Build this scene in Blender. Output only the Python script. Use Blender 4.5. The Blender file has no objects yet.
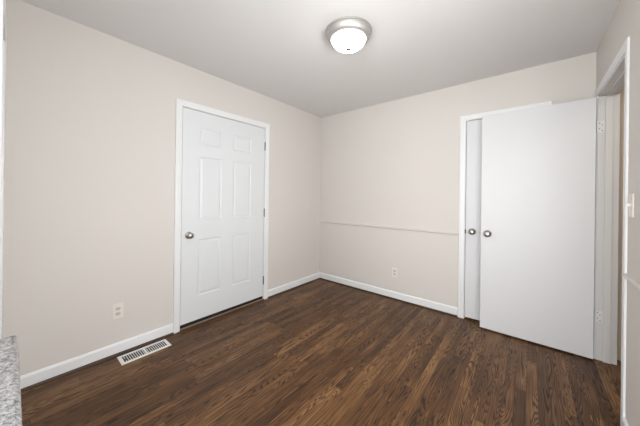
import bpy, bmesh, math, random
from mathutils import Vector, Matrix
random.seed(4)
scene = bpy.context.scene
C = scene.collection
PI = math.pi

# ------------------------------------------------------------------ camera
cam_d = bpy.data.cameras.new('camera')
cam = bpy.data.objects.new('camera', cam_d)
C.objects.link(cam)
R_ = Vector((0.77129566, 0.63634997, 0.01271669))
U_ = Vector((-0.0094697, -0.00850431, 0.999919))
F_ = Vector((-0.63640658, 0.77135361, 0.00053329))
M = Matrix((R_, U_, -F_)).transposed().to_4x4()
M.translation = Vector((2.4617, -3.002, 1.245))
cam.matrix_world = M
cam_d.sensor_width = 36
cam_d.lens = 255.467 / 640 * 36
cam_d.shift_y = -(213 - 196.18) / 640
cam_d.clip_start = 0.005
scene.camera = cam

# ------------------------------------------------------------------ world, lights, exposure
w = bpy.data.worlds.new('world')
scene.world = w
w.use_nodes = True
w.node_tree.nodes['Background'].inputs[0].default_value = (0.97, 0.985, 1.0, 1)
w.node_tree.nodes['Background'].inputs[1].default_value = 3.0
scene.view_settings.view_transform = 'Standard'
scene.view_settings.look = 'None'
scene.view_settings.gamma = 1
scene.view_settings.exposure = 0.44


def area(name, loc, direction, sx, sy, power, col):
    l = bpy.data.lights.new(name, 'AREA')
    l.shape = 'RECTANGLE'
    l.size = sx
    l.size_y = sy
    l.energy = power
    l.color = col
    o = bpy.data.objects.new(name, l)
    C.objects.link(o)
    o.location = loc
    o.rotation_euler = Vector(direction).to_track_quat('-Z', 'Y').to_euler()
    return o


# added light standing for unseen kitchen windows, coming through the opening over the counter
area('kitchen_area_light', (2.3, -4.9, 1.05), (-0.12, 1, -0.22), 2.6, 1.8, 80, (1.0, 0.995, 0.985))
area('hall_fill', (3.61, -0.65, 2.40), (0, 0, -1), 0.25, 0.25, 4, (1.0, 0.90, 0.78))  # fill added to brighten the hall, no fixture there
# fill light for the left wall, through the added window out of view
area('window_fill', (3.06, -2.2, 1.32), (-1, 0.06, -0.42), 1.1, 0.9, 40, (1.0, 0.995, 0.985))

W = 2.8601
H = 2.44


# ------------------------------------------------------------------ materials
def mat(name, col, rough=0.5, metal=0.0, spec=0.5, bump=0.0, bscale=300, vary=0.0, coat=0.0):
    m = bpy.data.materials.new(name)
    m.use_nodes = True
    nt = m.node_tree
    b = nt.nodes['Principled BSDF']
    b.inputs['Base Color'].default_value = (*col, 1)
    b.inputs['Roughness'].default_value = rough
    b.inputs['Metallic'].default_value = metal
    b.inputs['Specular IOR Level'].default_value = spec
    b.inputs['Coat Weight'].default_value = coat
    tc = nt.nodes.new('ShaderNodeTexCoord')
    if vary:
        n = nt.nodes.new('ShaderNodeTexNoise')
        n.inputs['Scale'].default_value = 3
        n.inputs['Detail'].default_value = 4
        nt.links.new(tc.outputs['Object'], n.inputs['Vector'])
        mx = nt.nodes.new('ShaderNodeMix')
        mx.data_type = 'RGBA'
        mx.inputs['A'].default_value = (*[c * (1 - vary) for c in col], 1)
        mx.inputs['B'].default_value = (*[min(1, c * (1 + vary)) for c in col], 1)
        nt.links.new(n.outputs['Fac'], mx.inputs['Factor'])
        nt.links.new(mx.outputs['Result'], b.inputs['Base Color'])
    if bump:
        n = nt.nodes.new('ShaderNodeTexNoise')
        n.inputs['Scale'].default_value = bscale
        n.inputs['Detail'].default_value = 3
        nt.links.new(tc.outputs['Object'], n.inputs['Vector'])
        bp = nt.nodes.new('ShaderNodeBump')
        bp.inputs['Strength'].default_value = bump
        bp.inputs['Distance'].default_value = 0.002
        nt.links.new(n.outputs['Fac'], bp.inputs['Height'])
        nt.links.new(bp.outputs['Normal'], b.inputs['Normal'])
    return m


M_wall = mat('wall_paint', (0.638, 0.610, 0.578), 0.85, bump=0.15, vary=0.01)
M_rail = mat('rail_paint', (0.638, 0.610, 0.578), 0.6)
M_ceil = mat('ceiling_paint', (0.74, 0.735, 0.73), 0.9, bump=0.15)
M_trim = mat('trim_paint', (0.75, 0.765, 0.775), 0.4, bump=0.05, bscale=90)
M_door = mat('door_paint', (0.68, 0.705, 0.725), 0.42, bump=0.05, bscale=120)
M_slab = mat('flush_door_paint', (0.66, 0.672, 0.69), 0.45, bump=0.05, bscale=60)
M_jamb = mat('jamb_paint', (0.66, 0.655, 0.65), 0.5, bump=0.05)
M_nickel = mat('satin_nickel', (0.40, 0.385, 0.36), 0.34, 1.0)
M_pan = mat('lamp_nickel', (0.56, 0.55, 0.53), 0.58, 1.0)
M_finial = mat('finial_metal', (0.10, 0.095, 0.09), 0.5, 0.3)
M_hinge = mat('hinge_steel', (0.13, 0.125, 0.12), 0.4, 1.0)
M_dark = mat('dark_gap', (0.012, 0.011, 0.010), 0.9)
M_plate = mat('cover_plastic', (0.72, 0.69, 0.64), 0.35)
M_socket = mat('socket_plastic', (0.56, 0.54, 0.50), 0.4)
M_slot = mat('slot_black', (0.03, 0.03, 0.03), 0.6)
M_vent = mat('vent_enamel', (0.80, 0.80, 0.79), 0.35)
M_shoe = mat('stained_shoe_moulding', (0.045, 0.024, 0.013), 0.4, vary=0.3)
M_thresh = mat('oak_threshold', (0.30, 0.20, 0.13), 0.45, vary=0.2)
M_hall = mat('hall_paint', (0.62, 0.54, 0.45), 0.85)


class NB:
    def __init__(s, nt):
        s.nt = nt

    def n(s, t, **kw):
        x = s.nt.nodes.new(t)
        for k, v in kw.items():
            setattr(x, k, v)
        return x

    def link(s, a, b):
        s.nt.links.new(a, b)

    def m(s, op, a, b=0.0, c=0.0):
        x = s.nt.nodes.new('ShaderNodeMath')
        x.operation = op
        for i, v in enumerate((a, b, c)):
            if isinstance(v, (int, float)):
                x.inputs[i].default_value = v
            else:
                s.link(v, x.inputs[i])
        return x.outputs[0]

    def xyz(s, a, b, c):
        x = s.nt.nodes.new('ShaderNodeCombineXYZ')
        for i, v in enumerate((a, b, c)):
            if isinstance(v, (int, float)):
                x.inputs[i].default_value = v
            else:
                s.link(v, x.inputs[i])
        return x.outputs[0]

    def noise(s, vec, scale=1.0, detail=2.0, rough=0.5, dist=0.0):
        x = s.nt.nodes.new('ShaderNodeTexNoise')
        x.inputs['Scale'].default_value = scale
        x.inputs['Detail'].default_value = detail
        x.inputs['Roughness'].default_value = rough
        x.inputs['Distortion'].default_value = dist
        s.link(vec, x.inputs['Vector'])
        return x.outputs['Fac']

    def ramp(s, fac, stops):
        x = s.nt.nodes.new('ShaderNodeValToRGB')
        e = x.color_ramp.elements
        while len(e) < len(stops):
            e.new(0.5)
        for i, (p, c) in enumerate(stops):
            e[i].position = p
            e[i].color = (*c, 1) if len(c) == 3 else c
        s.link(fac, x.inputs[0])
        return x.outputs[0]

    def mix(s, fac, a, b, mode='MIX'):
        x = s.nt.nodes.new('ShaderNodeMix')
        x.data_type = 'RGBA'
        x.blend_type = mode
        for k, v in (('Factor', fac), ('A', a), ('B', b)):
            if isinstance(v, (int, float)):
                x.inputs[k].default_value = v
            elif isinstance(v, tuple):
                x.inputs[k].default_value = (*v, 1)
            else:
                s.link(v, x.inputs[k])
        return x.outputs['Result']


def floor_material():
    m = bpy.data.materials.new('stained_oak_strip_floor')
    m.use_nodes = True
    nt = m.node_tree
    b = nt.nodes['Principled BSDF']
    g = NB(nt)
    tc = g.n('ShaderNodeTexCoord')
    sp = g.n('ShaderNodeSeparateXYZ')
    g.link(tc.outputs['Object'], sp.inputs[0])
    x, y = sp.outputs[0], sp.outputs[1]
    PW, PL = 0.057, 0.78
    xs = g.m('DIVIDE', x, PW)
    ix = g.m('FLOOR', xs)
    fx = g.m('FRACT', xs)
    wn = g.n('ShaderNodeTexWhiteNoise', noise_dimensions='1D')
    g.link(ix, wn.inputs['W'])
    ys = g.m('ADD', g.m('DIVIDE', y, PL), g.m('MULTIPLY', wn.outputs['Value'], 7.3))
    iy = g.m('FLOOR', ys)
    fy = g.m('FRACT', ys)
    w2 = g.n('ShaderNodeTexWhiteNoise', noise_dimensions='2D')
    g.link(g.xyz(ix, iy, 0.0), w2.inputs['Vector'])
    rnd = w2.outputs['Value']
    sc = g.n('ShaderNodeSeparateColor')
    g.link(w2.outputs['Color'], sc.inputs[0])
    r2, r3 = sc.outputs[1], sc.outputs[2]
    idz = g.m('MULTIPLY', rnd, 57.0)
    # slow growth-ring field; its contour lines are the cathedral figure
    field = g.noise(g.xyz(g.m('MULTIPLY', x, 15.0), g.m('MULTIPLY', y, 0.95), idz), 1.0, 1.5, 0.45, 0.25)
    ring = g.m('FRACT', g.m('MULTIPLY', field, 31.0))
    ring = g.ramp(ring, [(0.0, (0, 0, 0)), (0.10, (0.1, 0.1, 0.1)), (0.28, (1, 1, 1)), (0.75, (0.8, 0.8, 0.8)), (1.0, (0, 0, 0))])
    fine = g.noise(g.xyz(g.m('MULTIPLY', x, 190.0), g.m('MULTIPLY', y, 3.5), idz), 1.0, 3.0, 0.65)
    streak = g.noise(g.xyz(g.m('MULTIPLY', x, 75.0), g.m('MULTIPLY', y, 2.2), idz), 1.0, 3.0, 0.55)
    blot = g.noise(g.xyz(g.m('MULTIPLY', x, 7.0), g.m('MULTIPLY', y, 2.4), idz), 1.0, 2.0, 0.5)
    dark = (0.020, 0.0085, 0.0038)
    mid = (0.118, 0.054, 0.0185)
    light = (0.30, 0.165, 0.072)
    val = g.m('ADD', g.m('MULTIPLY', g.m('SUBTRACT', ring, 0.72), g.m('ADD', 0.34, g.m('MULTIPLY', r2, 0.36))), g.m('MULTIPLY', g.m('SUBTRACT', fine, 0.5), 0.85))
    val = g.m('ADD', val, g.m('MULTIPLY', g.m('SUBTRACT', streak, 0.5), 0.65))
    val = g.m('ADD', val, g.m('MULTIPLY', g.m('SUBTRACT', rnd, 0.5), 0.36))
    val = g.m('ADD', val, g.m('MULTIPLY', g.m('SUBTRACT', blot, 0.5), 0.75))
    val = g.m('ADD', val, 0.40)
    col = g.ramp(val, [(0.0, dark), (0.45, mid), (0.95, light)])
    col = g.mix(g.m('MULTIPLY', r3, 0.18), col, (0.085, 0.036, 0.017))
    # seams between strips and at butt ends
    ex = g.m('LESS_THAN', g.m('MINIMUM', fx, g.m('SUBTRACT', 1.0, fx)), 0.018)
    ey = g.m('LESS_THAN', g.m('MINIMUM', fy, g.m('SUBTRACT', 1.0, fy)), 0.0012)
    seam = g.m('MAXIMUM', ex, ey)
    col = g.mix(g.m('MULTIPLY', seam, 0.7), col, (0.012, 0.006, 0.004))
    g.link(col, b.inputs['Base Color'])
    rough = g.m('ADD', 0.36, g.m('MULTIPLY', g.m('SUBTRACT', 1.0, ring), 0.10))
    g.link(rough, b.inputs['Roughness'])
    b.inputs['Specular IOR Level'].default_value = 0.27
    hgt = g.m('SUBTRACT', g.m('ADD', g.m('MULTIPLY', ring, 0.25), g.m('MULTIPLY', fine, 0.3)), seam)
    bp = g.n('ShaderNodeBump')
    bp.inputs['Strength'].default_value = 0.22
    bp.inputs['Distance'].default_value = 0.001
    g.link(hgt, bp.inputs['Height'])
    g.link(bp.outputs['Normal'], b.inputs['Normal'])
    return m


def granite_material():
    m = bpy.data.materials.new('speckled_granite')
    m.use_nodes = True
    nt = m.node_tree
    b = nt.nodes['Principled BSDF']
    g = NB(nt)
    tc = g.n('ShaderNodeTexCoord')
    v = tc.outputs['Object']
    a = g.noise(v, 130, 5, 0.7)
    c = g.noise(v, 420, 3, 0.7)
    base = g.ramp(a, [(0.32, (0.07, 0.07, 0.07)), (0.45, (0.19, 0.19, 0.195)), (0.60, (0.33, 0.335, 0.34))])
    sp = g.ramp(c, [(0.36, (0.15, 0.15, 0.16)), (0.46, (1, 1, 1))])
    g.link(g.mix(0.8, base, sp, 'MULTIPLY'), b.inputs['Base Color'])
    b.inputs['Roughness'].default_value = 0.22
    return m


M_floor = floor_material()
M_granite = granite_material()


def emission(name, col, s):
    m = bpy.data.materials.new(name)
    m.use_nodes = True
    nt = m.node_tree
    b = nt.nodes['Principled BSDF']
    b.inputs['Base Color'].default_value = (0.85, 0.84, 0.82, 1)
    b.inputs['Roughness'].default_value = 0.3
    b.inputs['Emission Color'].default_value = (*col, 1)
    b.inputs['Emission Strength'].default_value = s
    return m


M_bowl = emission('lit_frosted_glass', (1.0, 0.965, 0.925), 9)


def glass():
    m = bpy.data.materials.new('window_glass')
    m.use_nodes = True
    nt = m.node_tree
    nt.nodes.remove(nt.nodes['Principled BSDF'])
    t = nt.nodes.new('ShaderNodeBsdfTransparent')
    gl = nt.nodes.new('ShaderNodeBsdfGlossy')
    gl.inputs['Roughness'].default_value = 0.02
    mx = nt.nodes.new('ShaderNodeMixShader')
    mx.inputs[0].default_value = 0.06
    nt.links.new(t.outputs[0], mx.inputs[1])
    nt.links.new(gl.outputs[0], mx.inputs[2])
    nt.links.new(mx.outputs[0], nt.nodes['Material Output'].inputs[0])
    return m


M_glass = glass()


# ------------------------------------------------------------------ mesh helpers
def box(bm, x0, x1, y0, y1, z0, z1, bev=0.0, seg=2):
    r = bmesh.ops.create_cube(bm, size=1)
    vs = r['verts']
    for v in vs:
        v.co = Vector(((x0 + x1) / 2 + v.co.x * (x1 - x0), (y0 + y1) / 2 + v.co.y * (y1 - y0), (z0 + z1) / 2 + v.co.z * (z1 - z0)))
    if bev:
        es = list({e for v in vs for e in v.link_edges})
        bmesh.ops.bevel(bm, geom=es, offset=bev, segments=seg, affect='EDGES', profile=0.5)


def boxes(*bs, bev=0.0):
    bm = bmesh.new()
    for b in bs:
        box(bm, *b, bev=bev)
    return bm


def lathe(profile, seg=48, axis='Z', cap=False):
    """profile: (radius, height) pairs turned around an axis"""
    bm = bmesh.new()
    rings = []
    for r, h in profile:
        ring = []
        if r < 1e-6:
            ring = [bm.verts.new((0, 0, h))]
        else:
            for i in range(seg):
                a = 2 * PI * i / seg
                ring.append(bm.verts.new((r * math.cos(a), r * math.sin(a), h)))
        rings.append(ring)
    for A, B in zip(rings, rings[1:]):
        for i in range(seg):
            j = (i + 1) % seg
            if len(A) == 1 and len(B) == 1:
                continue
            if len(A) == 1:
                bm.faces.new((A[0], B[i], B[j]))
            elif len(B) == 1:
                bm.faces.new((A[i], A[j], B[0]))
            else:
                bm.faces.new((A[i], A[j], B[j], B[i]))
    bmesh.ops.recalc_face_normals(bm, faces=bm.faces)
    if axis == 'X':
        bmesh.ops.rotate(bm, verts=bm.verts, matrix=Matrix.Rotation(PI / 2, 3, 'Y'))
    if axis == '-X':
        bmesh.ops.rotate(bm, verts=bm.verts, matrix=Matrix.Rotation(-PI / 2, 3, 'Y'))
    if axis == '-Y':
        bmesh.ops.rotate(bm, verts=bm.verts, matrix=Matrix.Rotation(PI / 2, 3, 'X'))
    if axis == 'Y':
        bmesh.ops.rotate(bm, verts=bm.verts, matrix=Matrix.Rotation(-PI / 2, 3, 'X'))
    return bm


def sweep(bm, path, prof):
    """path: list of (point, dirU, dirD) ; prof: closed list of (u, d). mitred strip"""
    rows = []
    for p, u, d in path:
        rows.append([bm.verts.new(Vector(p) + Vector(u) * a + Vector(d) * b) for a, b in prof])
    n = len(prof)
    for A, B in zip(rows, rows[1:]):
        for i in range(n):
            j = (i + 1) % n
            bm.faces.new((A[i], A[j], B[j], B[i]))
    bm.faces.new(rows[0])
    bm.faces.new(list(reversed(rows[-1])))
    bmesh.ops.recalc_face_normals(bm, faces=bm.faces)


def obj(name, bm, m, parent=None, smooth=False):
    me = bpy.data.meshes.new(name)
    bm.to_mesh(me)
    bm.free()
    if smooth:
        for p in me.polygons:
            p.use_smooth = True
    me.materials.append(m)
    o = bpy.data.objects.new(name, me)
    C.objects.link(o)
    if parent:
        o.parent = parent
    return o


def shade(o, ang=35):
    me = o.data
    me.shade_smooth()
    me.set_sharp_from_angle(angle=math.radians(ang))


def tag(o, label, cat, group=None, kind=None):
    o['label'] = label
    o['category'] = cat
    if group:
        o['group'] = group
    if kind:
        o['kind'] = kind
    return o


def empty(name, loc, rz=0):
    o = bpy.data.objects.new(name, None)
    C.objects.link(o)
    o.location = loc
    o.rotation_euler = (0, 0, rz)
    o.empty_display_size = 0.1
    return o


def st(name, bm, m, label, cat):
    return tag(obj(name, bm, m), label, cat, kind='structure')


# ------------------------------------------------------------------ key dimensions
TH = 0.115                          # wall thickness
L0, L1, LT = -2.006, -1.066, 2.049  # left doorway
C0, C1, CT = 1.941, 2.538, 2.044    # closet doorway
E0, E1, ET = -0.852, -0.084, 2.049  # right doorway (hinge jamb at E1)
YD = -3.035                         # camera-side wall face
P0, P1, PZ0, PZ1 = 1.56, 2.12, 0.888, 2.36    # pass-through opening
N0, N1, NZ0, NZ1 = -2.75, -1.65, 0.86, 2.06  # added window in the right wall, out of view
WD0, WD1, WDT = 0.16, 0.97, 2.10    # glazed opening in the camera-side wall

# ------------------------------------------------------------------ shell
st('floor', boxes((-0.2, W + 1.35, -5.6, 0.75, -0.05, 0.0)), M_floor,  # runs on under the unseen kitchen to block sky light from below
   'dark brown stained oak strip floor with a satin sheen', 'floor')
st('ceiling', boxes((-0.15, W + 1.35, -5.6, 0.75, H, H + 0.05)), M_ceil,  # kitchen stretch added to hold back sky light from above
   'smooth pale grey painted ceiling above the whole room', 'ceiling')
st('wall_left', boxes((-TH, 0, YD - 0.115, L0 - 0.02, 0, H), (-TH, 0, L1 + 0.02, TH, 0, H), (-TH, 0, L0 - 0.02, L1 + 0.02, LT + 0.02, H)), M_wall,
   'beige painted wall with the six-panel door', 'wall')
st('wall_back', boxes((0, C0 - 0.02, 0, TH, 0, H), (C1 + 0.02, W, 0, TH, 0, H), (C0 - 0.02, C1 + 0.02, 0, TH, CT + 0.02, H)), M_wall,
   'beige painted wall with the chair rail and the closet', 'wall')
st('wall_right', boxes((W, W + TH, E1 + 0.02, TH, 0, H), (W, W + TH, N1, E0 - 0.02, 0, H), (W, W + TH, YD - 0.115, N0, 0, H),
                       (W, W + TH, N0, N1, 0, NZ0), (W, W + TH, N0, N1, NZ1, H), (W, W + TH, E0 - 0.02, E1 + 0.02, ET + 0.02, H)), M_wall,
   'beige painted wall with the open doorway and light switch', 'wall')
st('wall_front', boxes((0, WD0, YD - 0.115, YD, 0, H), (WD1, P0, YD - 0.115, YD, 0, H), (WD0, WD1, YD - 0.115, YD, WDT, H),
                       (P0, P1, YD - 0.115, YD, 0, PZ0), (P0, W, YD - 0.115, YD, PZ1, H)), M_wall,  # floor-height gap beside the counter added to let light in low
   'beige painted wall at the left edge beside the granite counter', 'wall')
# hall beyond the right doorway, closet and room behind the doors
st('wall_hall', boxes((W + TH, W + 1.3, 0.02, 0.10, 0, H), (W + 1.25, W + 1.35, -1.45, 0.02, 0, H), (W + TH, W + 1.25, -1.45, -1.37, 0, H)), M_hall,
   'tan painted hall wall glimpsed through the doorway on the right', 'wall')
st('wall_closet', boxes((1.7, 1.75, TH, 0.75, 0, H), (W + 0.02, W + 0.07, TH, 0.75, 0, H), (1.7, W + 0.07, 0.70, 0.75, 0, H)), M_wall,
   'closet interior wall behind the white closet door', 'wall')


def jamb(name, plane, a0, a1, top, d0, d1, stop=None, label=''):
    """lining of a doorway; plane 'x': opening runs along y, depth along x"""
    bs = []

    def add(a, b, c, d, z0, z1):
        if plane == 'x':
            bs.append((c, d, a, b, z0, z1))
        else:
            bs.append((a, b, c, d, z0, z1))
    add(a0 - 0.02, a0, d0, d1, 0, top + 0.02)
    add(a1, a1 + 0.02, d0, d1, 0, top + 0.02)
    add(a0, a1, d0, d1, top, top + 0.02)
    if stop:
        s0, s1 = stop
        add(a0, a0 + 0.011, s0, s1, 0, top)
        add(a1 - 0.011, a1, s0, s1, 0, top)
        add(a0 + 0.011, a1 - 0.011, s0, s1, top - 0.011, top)
    return st(name, boxes(*bs, bev=0.0012), M_jamb, label, 'door frame')


jamb('trim_1', 'x', L0, L1, LT, -TH, 0.0, (-0.075, -0.040), 'white jamb lining around the six-panel door')
jamb('trim_2', 'y', C0, C1, CT, 0.0, TH, (0.040, 0.075), 'white jamb lining of the closet doorway')
jamb('trim_3', 'x', E0, E1, ET, W, W + TH, (W + 0.040, W + 0.080), 'white jamb lining of the open doorway at right')


def casing(name, plane, face, out, a0, a1, top, width, t, label):
    prof = [(0.0, 0.0), (0.0, t * 0.55), (0.004, t * 0.75), (width * 0.35, t * 0.8), (width * 0.55, t), (width - 0.004, t), (width, t * 0.8), (width, 0.0)]
    rv = 0.004

    def P(a, z):
        return (face, a, z) if plane == 'x' else (a, face, z)

    def D(a, z):
        return (0, a, z) if plane == 'x' else (a, 0, z)
    d = (out, 0, 0) if plane == 'x' else (0, out, 0)
    bm = bmesh.new()
    sweep(bm, [(P(a0 - rv, 0), D(-1, 0), d), (P(a0 - rv, top + rv), D(-1, 1), d), (P(a1 + rv, top + rv), D(1, 1), d), (P(a1 + rv, 0), D(1, 0), d)], prof)
    return st(name, bm, M_trim, label, 'door casing')


casing('trim_4', 'x', 0.0, 1, L0, L1, LT, 0.056, 0.014, 'white casing around the six-panel door')
casing('trim_5', 'y', 0.0, -1, C0, C1, CT, 0.054, 0.014, 'white casing around the closet door, partly behind the open door')
casing('trim_6', 'x', W, -1, E0, E1, ET + 0.006, 0.057, 0.010, 'white casing around the open doorway at right')


# baseboards with stained shoe moulding, and chair rails
def strip(bm, p0, p1, out, prof):
    d = Vector(out)
    sweep(bm, [(p0, (0, 0, 1), d), (p1, (0, 0, 1), d)], prof)


BASE = [(0.0, 0.0), (0.0, 0.012), (0.078, 0.012), (0.086, 0.009), (0.091, 0.004), (0.093, 0.0)]
SHOE = [(0.0, 0.0), (0.0, 0.014), (0.007, 0.0135), (0.012, 0.010), (0.0155, 0.005), (0.016, 0.0)]
RAIL = [(-0.012, 0.0), (-0.011, 0.012), (-0.006, 0.019), (0.003, 0.020), (0.007, 0.014), (0.010, 0.005), (0.010, 0.0)]


def baseboard(name, p0, p1, out, label):
    bm = bmesh.new()
    strip(bm, p0, p1, out, BASE)
    b = st(name, bm, M_trim, label, 'baseboard')
    bm = bmesh.new()
    o = Vector(out) * 0.012
    strip(bm, Vector(p0) + o, Vector(p1) + o, out, SHOE)
    obj('shoe_moulding', bm, M_shoe, b)['label'] = 'dark stained shoe moulding'
    return b


baseboard('baseboard_left', (0, YD, 0), (0, L0 - 0.061, 0), (1, 0, 0), 'white baseboard between the left edge and the six-panel door')
baseboard('baseboard_left.001', (0, L1 + 0.061, 0), (0, 0, 0), (1, 0, 0), 'short white baseboard between the six-panel door and the corner')
baseboard('baseboard_back', (0, 0, 0), (C0 - 0.059, 0, 0), (0, -1, 0), 'white baseboard from the corner to the closet')
baseboard('baseboard_right', (W, YD, 0), (W, E0 - 0.062, 0), (-1, 0, 0), 'white baseboard under the light switch')
bm = bmesh.new()
strip(bm, (0, 0, 0.866), (C0 - 0.059, 0, 0.866), (0, -1, 0), RAIL)
st('trim_7', bm, M_rail, 'beige chair rail from the room corner to the closet casing', 'chair rail')
bm = bmesh.new()
strip(bm, (W, N1 + 0.057, 0.846), (W, E0 - 0.062, 0.846), (-1, 0, 0), RAIL)
st('trim_8', bm, M_rail, 'beige chair rail below the light switch', 'chair rail')


# ------------------------------------------------------------------ hardware
def knob(parent, loc, axis, name='door_knob'):
    prof = [(0.0, 0.0), (0.031, 0.0), (0.032, 0.003), (0.029, 0.007), (0.018, 0.010), (0.0125, 0.014), (0.012, 0.024),
            (0.016, 0.029), (0.0235, 0.035), (0.0275, 0.043), (0.0275, 0.050), (0.024, 0.057), (0.017, 0.061), (0.008, 0.0625), (0.0, 0.063)]
    o = obj(name, lathe(prof, 40, axis), M_nickel, parent)
    o.location = loc
    shade(o, 50)
    return o


def hinge(parent, loc, leafs, m, name='hinge', barrel=0.0065):
    """vertical knuckle barrel plus leaf plates given as boxes around it"""
    bm = bmesh.new()
    for k in range(5):
        z0 = -0.045 + k * 0.018
        r = bmesh.ops.create_cone(bm, cap_ends=True, segments=14, radius1=barrel, radius2=barrel, depth=0.0168)
        bmesh.ops.translate(bm, verts=r['verts'], vec=(0, 0, z0 + 0.009))
    for s in (-1, 1):
        r = bmesh.ops.create_uvsphere(bm, u_segments=10, v_segments=6, radius=barrel * 0.8)
        bmesh.ops.translate(bm, verts=r['verts'], vec=(0, 0, s * 0.047))
    for b in leafs:
        box(bm, *b)
    o = obj(name, bm, m, parent)
    o.location = loc
    return o


# ------------------------------------------------------------------ door_1: six-panel door in the left wall
def panel_door_mesh(y0, y1, z0, z1, ycuts, zcuts, th):
    """front face at x=0 facing +x, panels are the cells (odd, odd)"""
    bm = bmesh.new()
    ys = [y0] + ycuts + [y1]
    zs = [z0] + zcuts + [z1]
    V = {(i, j): bm.verts.new((0, y, z)) for i, y in enumerate(ys) for j, z in enumerate(zs)}
    fr, panels = [], []
    for i in range(len(ys) - 1):
        for j in range(len(zs) - 1):
            f = bm.faces.new((V[i, j], V[i + 1, j], V[i + 1, j + 1], V[i, j + 1]))
            fr.append(f)
            if i % 2 == 1 and j % 2 == 1:
                panels.append(f)
    edge = [e for e in bm.edges if e.is_boundary]
    r = bmesh.ops.extrude_edge_only(bm, edges=edge)
    nv = [v for v in r['geom'] if isinstance(v, bmesh.types.BMVert)]
    for v in nv:
        v.co.x = -th
    bm.faces.new(sorted([v for v in nv], key=lambda v: math.atan2(v.co.z - (z0 + z1) / 2, v.co.y - (y0 + y1) / 2)))
    bmesh.ops.recalc_face_normals(bm, faces=bm.faces)
    for t, d in ((0.005, -0.003), (0.010, -0.003), (0.006, 0.0), (0.022, 0.004), (0.003, 0.0005)):
        bmesh.ops.inset_individual(bm, faces=panels, thickness=t, depth=d)
    return bm


d1 = empty('door_1', (-0.004, L1, 0))
tag(d1, 'white six-panel door, closed, in the left wall', 'door', kind='structure')
dy0, dy1 = L0 + 0.003 - L1, -0.003
yc = [dy0 + 0.158, dy0 + 0.393, dy1 - 0.412, dy1 - 0.185]
p = obj('door_leaf', panel_door_mesh(dy0, dy1, 0.044, LT - 0.003, yc, [0.274, 0.817, 0.995, 1.612, 1.728, 1.892], 0.035), M_door, d1)
knob(d1, (0.0, dy0 + 0.066, 0.866), 'X')
for z in (1.835, 1.040, 0.232):
    hinge(d1, (0.0075, 0.0, z), [(-0.008, 0.001, -0.0035, -0.0022, -0.044, 0.044)], M_hinge)
box_bm = boxes((-0.030, -0.002, dy0 + 0.0, dy0 + 0.0015, 0.862, 0.918))
obj('latch_plate', box_bm, M_hinge, d1)
bm = boxes((-0.032, 0.0, dy0 + 0.002, dy1 - 0.002, 0.015, 0.044))  # black strip in place of the shaded gap below the leaf
obj('door_gap_shade', bm, M_dark, d1)['label'] = 'dark strip standing for the shade under the door'
# threshold under it
th = st('trim_9', boxes((-TH, 0.016, L0 + 0.001, L1 - 0.001, 0.0, 0.0135), bev=0.003), M_thresh,
        'brown wooden threshold under the six-panel door', 'threshold')

bm = bmesh.new()
strip(bm, (0.016, L0 + 0.001, 0), (0.016, L1 - 0.001, 0), (1, 0, 0), [(a * 0.7, b) for a, b in SHOE])
obj('shoe_moulding', bm, M_shoe, th)['label'] = 'dark stained strip along the threshold'

# ------------------------------------------------------------------ door_2: flush closet door
d2 = empty('door_2', (C1, 0.004, 0))
tag(d2, 'white flush closet door, mostly hidden behind the open door', 'door', kind='structure')
cw0, cw1 = C0 + 0.003 - C1, -0.003
obj('door_leaf', boxes((cw0, cw1, 0.0, 0.035, 0.018, CT - 0.004), bev=0.0015), M_slab, d2)
knob(d2, (2.004 - C1, 0.0, 0.905), '-Y')
bm = bmesh.new()
box(bm, cw0 - 0.006, cw0 + 0.004, -0.0125, 0.012, 0.880, 0.922, bev=0.0015)
obj('strike_plate', bm, M_hinge, d2)

# ------------------------------------------------------------------ door_3: flush entry door swung open over the closet
PIN = (W - 0.008, E1 - 0.003)
d3 = empty('door_3', (PIN[0], PIN[1], 0))
tag(d3, 'white flush door standing wide open in front of the closet', 'door', kind='structure')
x1 = -0.0065
x0 = x1 - 0.750
obj('door_leaf', boxes((x0, x1, -0.043, -0.008, 0.014, 2.035), bev=0.0015), M_slab, d3)
knob(d3, (x0 + 0.055, -0.043, 0.912), '-Y')
k = knob(d3, (x0 + 0.055, -0.008, 0.912), 'Y')
k.scale = (0.95, 0.82, 0.95)
bm = boxes((x0 - 0.0016, x0 + 0.001, -0.038, -0.013, 0.884, 0.940), (x0 - 0.010, x0, -0.031, -0.020, 0.901, 0.923), bev=0.0006)
obj('latch', bm, M_nickel, d3)['label'] = 'nickel latch on the door edge'
for z in (1.812, 0.338):
    hinge(d3, (0.0, 0.002, z), [(0.008, 0.044, -0.0005, 0.0013, -0.045, 0.045), (-0.002, 0.0025, -0.040, -0.004, -0.045, 0.045)], M_trim)
    sb = bmesh.new()
    for sx, sz in ((0.018, 0.03), (0.032, 0.015), (0.018, -0.012), (0.032, -0.03)):
        r = bmesh.ops.create_uvsphere(sb, u_segments=8, v_segments=5, radius=0.0035)
        bmesh.ops.translate(sb, verts=r['verts'], vec=(sx, -0.0005, z + sz))
    obj('hinge_screw', sb, M_hinge, d3)

# ------------------------------------------------------------------ door_4: white door in the camera-side wall
d4 = empty('door_4', (WD1, YD - 0.004, 0))
tag(d4, 'white door seen edge-on at the far left above the granite', 'door', kind='structure')
obj('door_leaf', boxes((WD0 + 0.003 - WD1, -0.003, -0.035, 0.0, 0.012, WDT - 0.003), bev=0.002), M_door, d4)
casing('trim_10', 'y', YD, 1, WD0, WD1, WDT, 0.057, 0.012, 'white casing of the door at the far left edge')

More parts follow.
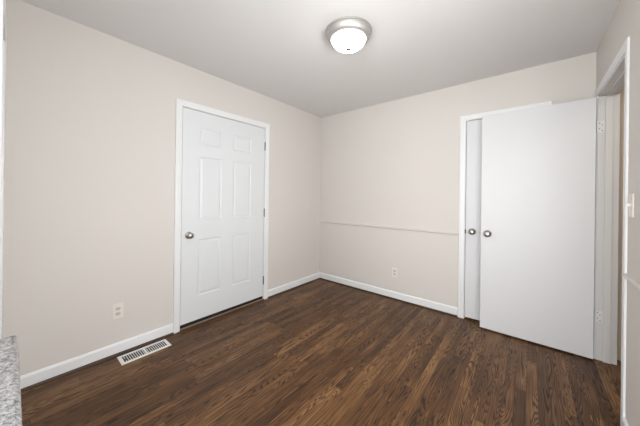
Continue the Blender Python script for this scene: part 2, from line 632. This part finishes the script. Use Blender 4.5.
# ------------------------------------------------------------------ added_window_1: unseen window added to light the left wall
w1 = empty('added_window_1', (W + 0.05, (N0 + N1) / 2, NZ0))
tag(w1, 'white double-hung window added out of view in the right wall for light', 'window', kind='structure')
hw, hh = (N1 - N0) / 2, NZ1 - NZ0
obj('window_frame', boxes((-0.03, 0.03, -hw, -hw + 0.045, 0, hh), (-0.03, 0.03, hw - 0.045, hw, 0, hh), (-0.03, 0.03, -hw + 0.045, hw - 0.045, 0, 0.045),
                          (-0.03, 0.03, -hw + 0.045, hw - 0.045, hh - 0.045, hh), (-0.02, 0.02, -hw + 0.045, hw - 0.045, hh / 2 - 0.02, hh / 2 + 0.02), bev=0.002), M_trim, w1)
obj('pane', boxes((-0.003, 0.003, -hw + 0.045, hw - 0.045, 0.045, hh / 2 - 0.02)), M_glass, w1)
obj('pane', boxes((-0.003, 0.003, -hw + 0.045, hw - 0.045, hh / 2 + 0.02, hh - 0.045)), M_glass, w1)
bm = bmesh.new()
box(bm, W - 0.012, W, N0 - 0.057, N0, NZ0 - 0.057, NZ1 + 0.057, bev=0.002)
box(bm, W - 0.012, W, N1, N1 + 0.057, NZ0 - 0.057, NZ1 + 0.057, bev=0.002)
box(bm, W - 0.012, W, N0, N1, NZ1, NZ1 + 0.057, bev=0.002)
box(bm, W - 0.030, W, N0, N1, NZ0 - 0.03, NZ0, bev=0.002)
st('trim_11', bm, M_trim, 'white casing of the added window in the right wall', 'window casing')

# ------------------------------------------------------------------ granite counter of the pass-through
bm = bmesh.new()
box(bm, P0 - 0.012, P1 + 0.02, -3.31, -2.988, PZ0, 0.92)
es = [e for e in bm.edges if abs(e.verts[0].co.z - 0.92) < 1e-4 and abs(e.verts[1].co.z - 0.92) < 1e-4 or
      (abs(e.verts[0].co.y + 2.988) < 1e-4 and abs(e.verts[1].co.y + 2.988) < 1e-4 and abs(e.verts[0].co.z - e.verts[1].co.z) < 1e-4)]
bmesh.ops.bevel(bm, geom=es, offset=0.012, segments=4, affect='EDGES', profile=0.5)
o = obj('granite_countertop', bm, M_granite)
shade(o, 40)
tag(o, 'grey and white speckled granite countertop at the lower left edge', 'countertop')

# ------------------------------------------------------------------ ceiling light
lamp = empty('ceiling_light', (1.432, -1.452, H))
lamp.scale = (1.02, 1.02, 0.87)
tag(lamp, 'round brushed nickel flush ceiling light with a lit frosted bowl', 'ceiling light')
pan = lathe([(0.0, 0.0), (0.150, 0.0), (0.1625, -0.003), (0.164, -0.008), (0.163, -0.016), (0.1565, -0.020), (0.156, -0.028), (0.1535, -0.042),
             (0.147, -0.056), (0.139, -0.065), (0.131, -0.0705), (0.124, -0.072), (0.120, -0.069), (0.118, -0.060), (0.0, -0.055)], 72)
o = obj('pan', pan, M_pan, lamp)
shade(o, 40)
prof = [(0.119, -0.062)]
for i in range(1, 15):
    a = i / 14 * PI / 2
    prof.append((0.1195 * math.cos(a) ** 0.85 if i < 14 else 0.0, -0.068 - 0.077 * math.sin(a) ** 1.05))
o = obj('glass_bowl', lathe(prof, 72), M_bowl, lamp)
shade(o, 60)
o = obj('finial', lathe([(0.0, -0.140), (0.016, -0.142), (0.017, -0.148), (0.009, -0.149), (0.009, -0.153), (0.006, -0.157), (0.0, -0.158)], 24), M_finial, lamp)
shade(o, 40)


# ------------------------------------------------------------------ outlets and switch (built facing +x, at the wall face)
def outlet(loc, rz, label):
    t = empty('wall_outlet', loc, rz)
    tag(t, label, 'outlet')
    obj('cover_plate', boxes((0.0, 0.0055, -0.035, 0.035, -0.0575, 0.0575), bev=0.002), M_plate, t)
    for s in (-1, 1):
        z = s * 0.0195
        bm = bmesh.new()
        vs = []
        for i in range(28):
            a = 2 * PI * i / 28
            vs.append((0.0172 * math.cos(a), max(-0.0125, min(0.0125, 0.0172 * math.sin(a)))))
        A = [bm.verts.new((0.0050, a, z + b)) for a, b in vs]
        B = [bm.verts.new((0.0075, a, z + b)) for a, b in vs]
        bm.faces.new(B)
        for i in range(28):
            bm.faces.new((A[i], A[(i + 1) % 28], B[(i + 1) % 28], B[i]))
        bmesh.ops.recalc_face_normals(bm, faces=bm.faces)
        sk = obj('socket', bm, M_socket, t)
        bm = boxes((0.0070, 0.0080, -0.0078, -0.0052, z - 0.001, z + 0.0075), (0.0070, 0.0080, 0.0052, 0.0078, z - 0.001, z + 0.0075),
                   (0.0070, 0.0080, -0.0025, 0.0025, z - 0.0095, z - 0.0045))
        obj('slots', bm, M_slot, sk)
    o = obj('screw', lathe([(0, 0.0072), (0.003, 0.007), (0.0035, 0.0054)], 12, 'X'), M_plate, t)
    return t


outlet((0.0, -2.464, 0.336), 0, 'ivory duplex outlet low on the left wall above the floor vent')
outlet((1.187, 0.0, 0.325), -PI / 2, 'ivory duplex outlet low on the back wall under the chair rail')

sw = empty('light_switch', (W, -0.987, 1.218), PI)
tag(sw, 'ivory light switch beside the open doorway casing', 'light switch')
obj('cover_plate', boxes((0.0, 0.006, -0.035, 0.035, -0.0595, 0.0595), bev=0.002), M_plate, sw)
bm = boxes((0.005, 0.019, -0.0045, 0.0045, -0.003, 0.011), (0.005, 0.0068, -0.006, 0.006, -0.013, 0.013), bev=0.001)
obj('toggle', bm, M_plate, sw)
for s in (-1, 1):
    o = obj('screw', lathe([(0, 0.0074), (0.003, 0.007), (0.0035, 0.0058)], 12, 'X'), M_plate, sw)
    o.location = (0, 0, s * 0.030)

# ------------------------------------------------------------------ floor register
v = empty('floor_vent', (0.118, -2.311, 0.0))
tag(v, 'white slatted floor vent set in the oak floor by the left wall', 'vent')
vx, vy = 0.068, 0.166
bm = bmesh.new()
sweep_prof = [(0.0, 0.0), (0.0, 0.0035), (0.010, 0.0055), (0.021, 0.0045), (0.021, 0.0)]
rows = []
for sx, sy in ((-1, -1), (1, -1), (1, 1), (-1, 1)):
    rows.append([bm.verts.new((sx * (vx - a), sy * (vy - a), h)) for a, h in sweep_prof])
for i in range(4):
    A, B = rows[i], rows[(i + 1) % 4]
    for q in range(5):
        bm.faces.new((A[q], A[(q + 1) % 5], B[(q + 1) % 5], B[q]))
bmesh.ops.recalc_face_normals(bm, faces=bm.faces)
obj('frame', bm, M_vent, v)
obj('duct', boxes((-vx + 0.02, vx - 0.02, -vy + 0.02, vy - 0.02, 0.0004, 0.001)), M_slot, v)['label'] = 'black sheet standing for the shaded duct below the slats'  # thin sheet, the shade inside the duct given as black colour
bm = bmesh.new()
n = 20
span = 2 * (vy - 0.021)
for i in range(n + 1):
    yy = -vy + 0.021 + span * i / n
    hwid = 0.0018 if i != n // 2 else 0.0065
    box(bm, -vx + 0.019, vx - 0.019, yy - hwid, yy + hwid, 0.0012, 0.0044)
obj('grille', bm, M_vent, v)
o = obj('damper_lever', boxes((0.012, 0.026, -vy + 0.030, -vy + 0.036, 0.001, 0.009), bev=0.001), M_hinge, v)
